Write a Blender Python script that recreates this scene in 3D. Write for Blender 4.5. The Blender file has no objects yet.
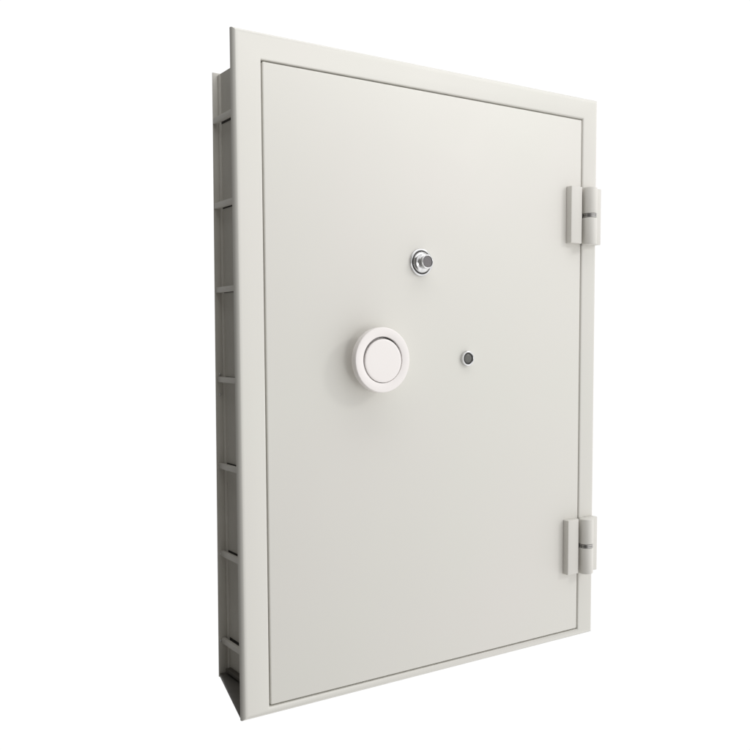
import bpy, bmesh, math
from mathutils import Vector, Matrix

scene = bpy.context.scene
COL = scene.collection

# ------------------------------------------------------------------ materials
def nodes_mat(name):
    m = bpy.data.materials.new(name)
    m.use_nodes = True
    nt = m.node_tree
    return m, nt, nt.nodes['Principled BSDF']

def ramp(nt, fac, c0, c1, p0=0.0, p1=1.0):
    n = nt.nodes.new('ShaderNodeValToRGB')
    n.color_ramp.elements[0].position = p0
    n.color_ramp.elements[1].position = p1
    n.color_ramp.elements[0].color = (*c0, 1)
    n.color_ramp.elements[1].color = (*c1, 1)
    nt.links.new(fac, n.inputs['Fac'])
    return n.outputs['Color']

def noise(nt, scale, detail=2.0, stretch=None):
    tc = nt.nodes.new('ShaderNodeTexCoord')
    src = tc.outputs['Object']
    if stretch:
        mp = nt.nodes.new('ShaderNodeMapping')
        mp.inputs['Scale'].default_value = stretch
        nt.links.new(src, mp.inputs['Vector'])
        src = mp.outputs['Vector']
    n = nt.nodes.new('ShaderNodeTexNoise')
    n.inputs['Scale'].default_value = scale
    n.inputs['Detail'].default_value = detail
    nt.links.new(src, n.inputs['Vector'])
    return n.outputs['Fac']

def paint(name, a, b, rough=0.5, bump=0.03, peel=420.0, mott=1.6, spec=0.28):
    """sprayed enamel: faint colour drift between two tones, orange peel, uneven gloss"""
    m, nt, bs = nodes_mat(name)
    nt.links.new(ramp(nt, noise(nt, mott, 3.0), a, b, 0.3, 0.7), bs.inputs['Base Color'])
    rr = ramp(nt, noise(nt, 5.0, 4.0), (rough - .06,) * 3, (rough + .06,) * 3, 0.3, 0.7)
    nt.links.new(rr, bs.inputs['Roughness'])
    bs.inputs['Specular IOR Level'].default_value = spec
    bp = nt.nodes.new('ShaderNodeBump')
    bp.inputs['Strength'].default_value = bump
    bp.inputs['Distance'].default_value = 0.002
    nt.links.new(noise(nt, peel, 2.0), bp.inputs['Height'])
    wv = nt.nodes.new('ShaderNodeBump')
    wv.inputs['Strength'].default_value = .35
    wv.inputs['Distance'].default_value = .006
    nt.links.new(noise(nt, 2.6, 1.0), wv.inputs['Height'])
    nt.links.new(wv.outputs['Normal'], bp.inputs['Normal'])
    nt.links.new(bp.outputs['Normal'], bs.inputs['Normal'])
    return m

def metal(name, col, rough, stretch=None, metallic=1.0):
    m, nt, bs = nodes_mat(name)
    d = tuple(c * .82 for c in col)
    nt.links.new(ramp(nt, noise(nt, 60.0, 3.0, stretch), d, col, .3, .7), bs.inputs['Base Color'])
    nt.links.new(ramp(nt, noise(nt, 90.0, 3.0, stretch), (rough * .8,) * 3, (rough * 1.25,) * 3, .3, .7),
                 bs.inputs['Roughness'])
    bs.inputs['Metallic'].default_value = metallic
    return m

M_PAINT = paint('ivory_grey_enamel', (.712, .705, .656), (.720, .701, .662))
M_CASE = paint('casing_primer_paint', (.60, .582, .535), (.68, .662, .615), rough=.5, bump=.05, peel=160, mott=5)
M_KNOB = paint('white_satin_handle', (.87, .83, .815), (.88, .845, .825), rough=.3, bump=.004)
M_CHROME = metal('polished_chrome', (.74, .74, .745), .16)
M_STEEL = metal('brushed_steel', (.19, .18, .184), .5, (1, 1, 18), .35)
M_DARK = metal('dark_trim_and_shade', (.04, .038, .035), .6, None, 0.0)  # dark trim, also the rib strips and handle ring that stand for shade
M_GLASS = metal('smoked_lens', (.13, .13, .12), .3, None, 0.0)
M_BASE = paint('dark_base', (.085, .078, .068), (.13, .12, .105), rough=.6, bump=.08, peel=120, mott=9)  # darker tone than the casing paint
M_WASH = metal('oiled_bearing_steel', (.46, .45, .44), .35)

# ------------------------------------------------------------------ mesh helpers
def link(name, bm, mat, parent=None, smooth_angle=38):
    bmesh.ops.recalc_face_normals(bm, faces=bm.faces[:])
    me = bpy.data.meshes.new(name)
    bm.to_mesh(me); bm.free()
    for m in (mat if isinstance(mat, (list, tuple)) else [mat]):
        me.materials.append(m)
    for p in me.polygons:
        p.use_smooth = True
    me.set_sharp_from_angle(angle=math.radians(smooth_angle))
    o = bpy.data.objects.new(name, me)
    COL.objects.link(o)
    if parent:
        o.parent = parent
    return o

def box(bm, x0, x1, y0, y1, z0, z1, bev=0.0, seg=3):
    r = bmesh.ops.create_cube(bm, size=1.0)
    vs = r['verts']
    for v in vs:
        v.co = Vector(((x0 + x1) / 2 + v.co.x * (x1 - x0), (y0 + y1) / 2 + v.co.y * (y1 - y0),
                       (z0 + z1) / 2 + v.co.z * (z1 - z0)))
    if bev > 0:
        es = list({e for v in vs for e in v.link_edges})
        bmesh.ops.bevel(bm, geom=es, offset=bev, segments=seg, profile=0.5, affect='EDGES')

def prism(bm, pts, z0, z1, bev=0.0):
    lo = [bm.verts.new((x, y, z0)) for x, y in pts]
    hi = [bm.verts.new((x, y, z1)) for x, y in pts]
    n = len(pts)
    fs = [bm.faces.new(lo[::-1]), bm.faces.new(hi)]
    for i in range(n):
        fs.append(bm.faces.new((lo[i], lo[(i + 1) % n], hi[(i + 1) % n], hi[i])))
    if bev > 0:
        es = list({e for f in fs for e in f.edges})
        bmesh.ops.bevel(bm, geom=es, offset=bev, segments=2, profile=.5, affect='EDGES')

def lathe(bm, prof, cx, cy, cz, axis='Y', n=96, closed=False):
    """prof: (radius, along) pairs; for axis Y 'along' runs towards the viewer (-Y)"""
    rings = []
    for r, h in prof:
        ring = []
        if r < 1e-6:
            p = (cx, cy - h, cz) if axis == 'Y' else (cx, cy, cz + h)
            ring = [bm.verts.new(p)]
        else:
            for i in range(n):
                a = 2 * math.pi * i / n
                if axis == 'Y':
                    p = (cx + r * math.cos(a), cy - h, cz + r * math.sin(a))
                else:
                    p = (cx + r * math.cos(a), cy + r * math.sin(a), cz + h)
                ring.append(bm.verts.new(p))
        rings.append(ring)
    pairs = list(zip(rings[:-1], rings[1:]))
    if closed:
        pairs.append((rings[-1], rings[0]))
    for A, B in pairs:
        for i in range(n):
            j = (i + 1) % n
            if len(A) == 1 and len(B) == 1:
                continue
            if len(A) == 1:
                bm.faces.new((A[0], B[i], B[j]))
            elif len(B) == 1:
                bm.faces.new((A[i], A[j], B[0]))
            else:
                bm.faces.new((A[i], A[j], B[j], B[i]))

def arc(cx, cy, r, a0, a1, n=5):
    return [(cx + r * math.cos(math.radians(a0 + (a1 - a0) * i / n)),
             cy + r * math.sin(math.radians(a0 + (a1 - a0) * i / n))) for i in range(n + 1)]

# ------------------------------------------------------------------ dimensions (metres)
W, H = 1.464, 2.0
SL, SR, ST, SB = .0870, .0802, .0782, .0271          # face widths of the frame: left, right, top, bottom
T = .022                                             # thickness of the front flange

def thing(name, label, cat, loc=(0, 0, 0)):
    o = bpy.data.objects.new(name, None)
    COL.objects.link(o)
    o.location = loc
    o.empty_display_size = .2
    o['label'] = label
    o['category'] = cat
    o['kind'] = 'thing'
    return o

vault = thing('vault_door',
              'closed pale grey steel vault door in its deep frame, round white handle, two hinges',
              'vault door')

# ------------------------------------------------------------------ front frame: rounded ring, mitred corners
def frame_ring(bm):
    ro, ri = .0175, .0065
    prof = [('o', 0.0, T)]
    prof += [('o', x, y) for x, y in arc(ro, ro, ro, 180, 270, 7)]
    prof += [('i', x, y) for x, y in arc(ri, ri, ri, 270, 180, 5)]
    prof += [('i', 0.0, .075)]
    prof += [('i', .012, .075), ('i', .012, T)]
    rings = []
    for mode, d, y in prof:
        if mode == 'o':
            l = r = t = b = d
        else:
            l, r, t, b = SL - d, SR - d, ST - d, SB - d
        rings.append([bm.verts.new(p) for p in ((l, y, b), (W - r, y, b), (W - r, y, H - t), (l, y, H - t))])
    for k in range(len(rings)):
        A, B = rings[k], rings[(k + 1) % len(rings)]
        for i in range(4):
            j = (i + 1) % 4
            bm.faces.new((A[i], A[j], B[j], B[i]))
bm = bmesh.new(); frame_ring(bm)
frame = link('frame', bm, M_PAINT, vault)

# ------------------------------------------------------------------ door leaf
G = .0046
bm = bmesh.new()
box(bm, SL + G, W - SR - G, 0.002, .16, SB + G, H - ST - G, .004, 3)
door = link('door_panel', bm, M_PAINT, vault)

# ------------------------------------------------------------------ casing behind the frame (open channel on each side)
XW, D = .124, .379
XR = W - .10
ZT = 1.977
bm = bmesh.new()
box(bm, XW, XW + .004, T + .0005, D - .0045, .006, ZT - .004)          # left web
box(bm, XR - .004, XR, T + .0005, D - .0045, .006, ZT - .004)          # right web
box(bm, XW, XR, T + .0005, D - .0045, ZT - .004, ZT, .001, 1)          # top web
box(bm, XW, XR, T + .0005, D - .0045, .002, .006)                      # bottom web
casing = link('casing', bm, M_CASE, vault)

# rear flange turned outwards (the pale strip farthest back), slightly skewed as in the photo
for s in (0, 1):
    bm = bmesh.new()
    x_out_b, x_out_t, x_in = .087, .100, XW + .006
    def X(x):
        return x if s == 0 else (W + .024 - x)
    y0, y1 = D - .004, D
    f = [bm.verts.new((X(x), y, z)) for x, y, z in
         ((x_out_b, y0, .001), (x_in, y0, .001), (x_in, y0, ZT + .002), (x_out_t, y0, ZT + .002))]
    b = [bm.verts.new((v.co.x, y1, v.co.z)) for v in f]
    bm.faces.new(f); bm.faces.new(b[::-1])
    for i in range(4):
        bm.faces.new((f[i], f[(i + 1) % 4], b[(i + 1) % 4], b[i]))
    bmesh.ops.bevel(bm, geom=bm.edges[:], offset=.0012, segments=2, profile=.5, affect='EDGES')
    link('rear_flange', bm, M_CASE, casing)
    # rounded corner bead where the flange is folded out of the web
    bm = bmesh.new()
    lathe(bm, [(0, .012), (.0062, .012), (.0062, ZT - .006), (0, ZT - .006)],
          X(XW - .0015), D - .0085, 0, 'Z', 16)
    link('weld_seam', bm, M_CASE, casing)

# stiffening ribs in the channel
RIB_Z = (1.825, 1.556, 1.286, .996, .712, .420, .125)
for s in (0, 1):
    def X(x):
        return x if s == 0 else (W + .024 - x)
    for k, z in enumerate(RIB_Z):
        bm = bmesh.new()
        a, b = sorted((X(.0975), X(.1105)))
        box(bm, a, b, T + .001, D - .005, z - .0088, z + .0088, .0008, 2)
        rib = link('rib', bm, M_CASE, casing)
        # dark strip laid on the web, standing in for shade behind the rib
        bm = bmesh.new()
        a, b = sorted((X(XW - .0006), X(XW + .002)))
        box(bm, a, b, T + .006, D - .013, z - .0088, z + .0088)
        link('shade_strip', bm, M_DARK, casing)
    # base gusset: bottom plate of the channel, its outer edge runs obliquely from frame to rear flange
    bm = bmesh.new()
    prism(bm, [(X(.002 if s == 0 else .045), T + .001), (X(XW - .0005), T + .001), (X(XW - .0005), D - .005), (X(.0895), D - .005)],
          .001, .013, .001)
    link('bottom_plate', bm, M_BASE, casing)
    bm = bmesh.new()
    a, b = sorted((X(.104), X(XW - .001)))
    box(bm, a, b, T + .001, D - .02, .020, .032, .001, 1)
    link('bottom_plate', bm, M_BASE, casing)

# small screws on the rear flange
for x, z in ((.1085, 1.012), (.1075, .947), (.1015, .712), (.0985, .418), (.0965, .124)):
    bm = bmesh.new()
    lathe(bm, [(0.0, .0035), (.0025, .0033), (.0042, .002), (.0045, 0)], x, D - .0038, z, 'Y', 20)
    link('screw', bm, M_CHROME, casing)

# ------------------------------------------------------------------ hinges
def hinge(zc):
    hz = .1015
    bm = bmesh.new()
    # barrel halves
    kx, ky, kr = 1.3945, -.0265, .0265
    c = .003
    gap = .0075
    for z0, z1 in ((zc - hz - .003, zc - gap), (zc + gap, zc + hz)):
        lathe(bm, [(0, z0), (kr - c, z0), (kr - c * .3, z0 + c * .3), (kr, z0 + c), (kr, z1 - c),
                   (kr - c * .3, z1 - c * .3), (kr - c, z1), (0, z1)], kx, ky, 0, 'Z', 64)
    h = link('hinge', bm, M_PAINT, vault, 50)
    bm = bmesh.new()
    box(bm, 1.304, 1.3585, -.024, .0018, zc - hz, zc + hz, .0017, 3)
    box(bm, 1.352, 1.372, -.010, .0018, zc - hz + .001, zc + hz - .001, .001, 1)
    link('door_leaf', bm, M_PAINT, h)
    bm = bmesh.new()
    box(bm, 1.4145, 1.4565, -.024, -.0003, zc - hz, zc + hz, .0017, 3)
    link('frame_leaf', bm, M_PAINT, h)
    bm = bmesh.new()
    r = .0245
    lathe(bm, [(0, zc - gap - .001), (r * .9, zc - gap), (r, zc - gap + .0015), (r, zc - .0016), (r * .9, zc - .0008),
               (r * .9, zc + .0008), (r, zc + .0016), (r, zc + gap - .0015), (r * .9, zc + gap), (0, zc + gap + .001)],
          kx, ky, 0, 'Z', 48)
    link('bearing_washer', bm, M_WASH, h)
    return h
h_top = hinge(1.5705)
h_low = hinge(.3525)

# ------------------------------------------------------------------ round handle
kx, kz = .455, 1.0605
R = .1005
bm = bmesh.new()
prof = [(.040, 0.0), (.040, .034), (.043, .041), (.060, .0455), (R - .004, .046)]
prof += [(R - .004 + .004 * math.sin(a), .050 - .004 * math.cos(a)) for a in (0.5, 1.05, 1.57)]
prof += [(R, .0675)]
prof += [(R - .003 + .003 * math.cos(a), .0675 + .003 * math.sin(a)) for a in (.4, .8, 1.2, 1.57)]
prof += [(.0735, .0705), (.0722, .0699), (.0717, .0685), (.0715, .054), (.0, .054)]
lathe(bm, prof, kx, .002, kz, 'Y', 160)
handle = link('handle', bm, M_KNOB, vault, 40)
bm = bmesh.new()
prof = [(0.0, .0535), (.0672, .0535), (.0672, .0682), (.0668, .0694), (.0658, .0700), (.060, .0702), (.030, .0702), (0.0, .0702)]
lathe(bm, prof, kx + .0015, .002, kz - .0028, 'Y', 128)
link('centre_disc', bm, M_KNOB, handle, 40)
bm = bmesh.new()
lathe(bm, [(.0690, .0555), (.0714, .0555), (.0714, .0640), (.0690, .0640)], kx, .002, kz, 'Y', 128, closed=True)  # dark ring added in the groove to paint in its shade
link('groove_shade', bm, M_DARK, handle)

# ------------------------------------------------------------------ lock with protruding cylinder
lx, lz = .650, 1.3715
bm = bmesh.new()
lathe(bm, [(.0445, 0), (.0445, .004), (.0435, .0062), (.0415, .007), (.0385, .0066), (.0375, .005), (.037, .002), (0, .002)],
      lx, .002, lz, 'Y', 96)
lock = link('lock', bm, M_CHROME, vault, 45)
bm = bmesh.new()
lathe(bm, [(.0372, .0045), (.0340, .0048), (.0338, .002), (.0, .002)], lx, .002, lz, 'Y', 64)
link('seal_ring', bm, M_DARK, lock)
bm = bmesh.new()
lathe(bm, [(.0342, .004), (.0340, .0085), (.0320, .0125), (.0270, .0155), (.0225, .017), (.0, .017)],
      lx, .002, lz, 'Y', 96)
link('dome', bm, M_CHROME, lock, 45)
bm = bmesh.new()
lathe(bm, [(.0215, .016), (.0210, .032), (.0224, .0332), (.0230, .0352), (.0228, .0378), (.0218, .0390), (.0198, .0392),
           (.0190, .0386), (.0188, .0365), (0, .0365)], lx, .002, lz, 'Y', 80)
cyl = link('cylinder', bm, M_CHROME, lock, 45)
bm = bmesh.new()
lathe(bm, [(.0186, .0360), (.0185, .0374), (.0178, .0378), (.0176, .0372), (.0166, .0372), (.0164, .0380), (0, .0380)],
      lx, .002, lz, 'Y', 64)
link('cylinder_face', bm, M_STEEL, lock, 20)

# ------------------------------------------------------------------ peephole
px, pz = .8415, 1.0585
bm = bmesh.new()
lathe(bm, [(.0255, 0), (.0255, .0085), (.0245, .0108), (.0225, .0115), (.0205, .0108), (.0195, .009), (.0193, .003), (0, .003)],
      px, .002, pz, 'Y', 80)
peep = link('peephole', bm, M_CHROME, vault, 45)
bm = bmesh.new()
lathe(bm, [(.0192, .004), (.0190, .0082), (.0150, .0084), (.0149, .0070), (0, .0070)], px, .002, pz, 'Y', 64)
link('bezel', bm, M_DARK, peep)
bm = bmesh.new()
lathe(bm, [(.0147, .0065), (.0146, .0086), (.0120, .0096), (.006, .0100), (0, .0101)], px, .002, pz, 'Y', 64)
link('lens', bm, M_GLASS, peep)

# ------------------------------------------------------------------ surround shaped by direction: white backdrop, added front fill, left dimmed
world = bpy.data.worlds.new('World')
scene.world = world
world.use_nodes = True
nt = world.node_tree
bg = nt.nodes['Background']
tc = nt.nodes.new('ShaderNodeTexCoord')
sep = nt.nodes.new('ShaderNodeSeparateXYZ')
nt.links.new(tc.outputs['Generated'], sep.inputs[0])
def sstep(src, a, b):
    n = nt.nodes.new('ShaderNodeMapRange')
    n.interpolation_type = 'SMOOTHSTEP'
    n.inputs['From Min'].default_value = a
    n.inputs['From Max'].default_value = b
    nt.links.new(src, n.inputs['Value'])
    return n.outputs[0]
def mix(fac, c0, c1):
    n = nt.nodes.new('ShaderNodeMix'); n.data_type = 'RGBA'
    nt.links.new(fac, n.inputs['Factor'])
    for s, c in (('A', c0), ('B', c1)):
        i = n.inputs[6 if s == 'A' else 7]
        if isinstance(c, tuple):
            i.default_value = (*c, 1)
        else:
            nt.links.new(c, i)
    return n.outputs[2]
LOW, HIGH, LEFT = (1.155, 1.15, 1.145), (.97, .975, .985), (.155, .151, .144)
front = mix(sstep(sep.outputs['Z'], -.2, .9), LOW, HIGH)
front = mix(sstep(sep.outputs['X'], -.5, .12), LEFT, front)
mul = nt.nodes.new('ShaderNodeMath'); mul.operation = 'MULTIPLY'
nt.links.new(sstep(sep.outputs['X'], -.3, -.05), mul.inputs[0])
nt.links.new(sstep(sep.outputs['Y'], .05, .3), mul.inputs[1])
nt.links.new(mix(mul.outputs[0], front, (1.03, 1.03, 1.03)), bg.inputs['Color'])
bg.inputs['Strength'].default_value = 1.0

# ------------------------------------------------------------------ studio lamps
def area(name, loc, target, size, power, col):
    l = bpy.data.lights.new(name, 'AREA')
    l.shape = 'RECTANGLE'; l.size, l.size_y = size
    l.energy = power; l.color = col
    o = bpy.data.objects.new(name, l); COL.objects.link(o)
    o.location = loc
    o.rotation_euler = (Vector(target) - Vector(loc)).to_track_quat('-Z', 'Y').to_euler()
    return o
area('overhead_softbox', (.45, -.75, 3.1), (.45, -.1, 1.9), (2.8, .7), 13, (1, 1, 1))
area('key_softbox', (8.0, -7.5, 6.0), (.7, 0, 1.0), (2.0, 2.0), 165, (1, .985, .97))
area('added_front_fill', (.15, -4.0, .7), (.35, 0, .7), (1.2, 1.2), 19, (1, .995, .985))  # unseen fill lamp, added to brighten the left of the door

# ------------------------------------------------------------------ camera
cam = bpy.data.cameras.new('camera')
co = bpy.data.objects.new('camera', cam); COL.objects.link(co)
C = Vector((-1.0909, -2.3641, 1.1183)); a, b, r = .5833, -.0686, -.0050
F = Vector((math.sin(a) * math.cos(b), math.cos(a) * math.cos(b), math.sin(b)))
Rv = Vector((math.cos(a), -math.sin(a), 0)); U = Rv.cross(F)
R2 = Rv * math.cos(r) + U * math.sin(r); U2 = -Rv * math.sin(r) + U * math.cos(r)
mw = Matrix.Identity(4)
for i in range(3):
    mw[i][0], mw[i][1], mw[i][2], mw[i][3] = R2[i], U2[i], -F[i], C[i]
co.matrix_world = mw
cam.sensor_width = 36; cam.sensor_fit = 'HORIZONTAL'
cam.lens = 899.0354 / 750 * 36
cam.shift_y = 27.94 / 750
cam.clip_start = .05; cam.clip_end = 200
scene.camera = co

vs = scene.view_settings
vs.view_transform = 'Standard'; vs.look = 'None'; vs.exposure = 0; vs.gamma = 1
scene.render.engine = 'CYCLES'
scene.render.resolution_x = scene.render.resolution_y = 1024
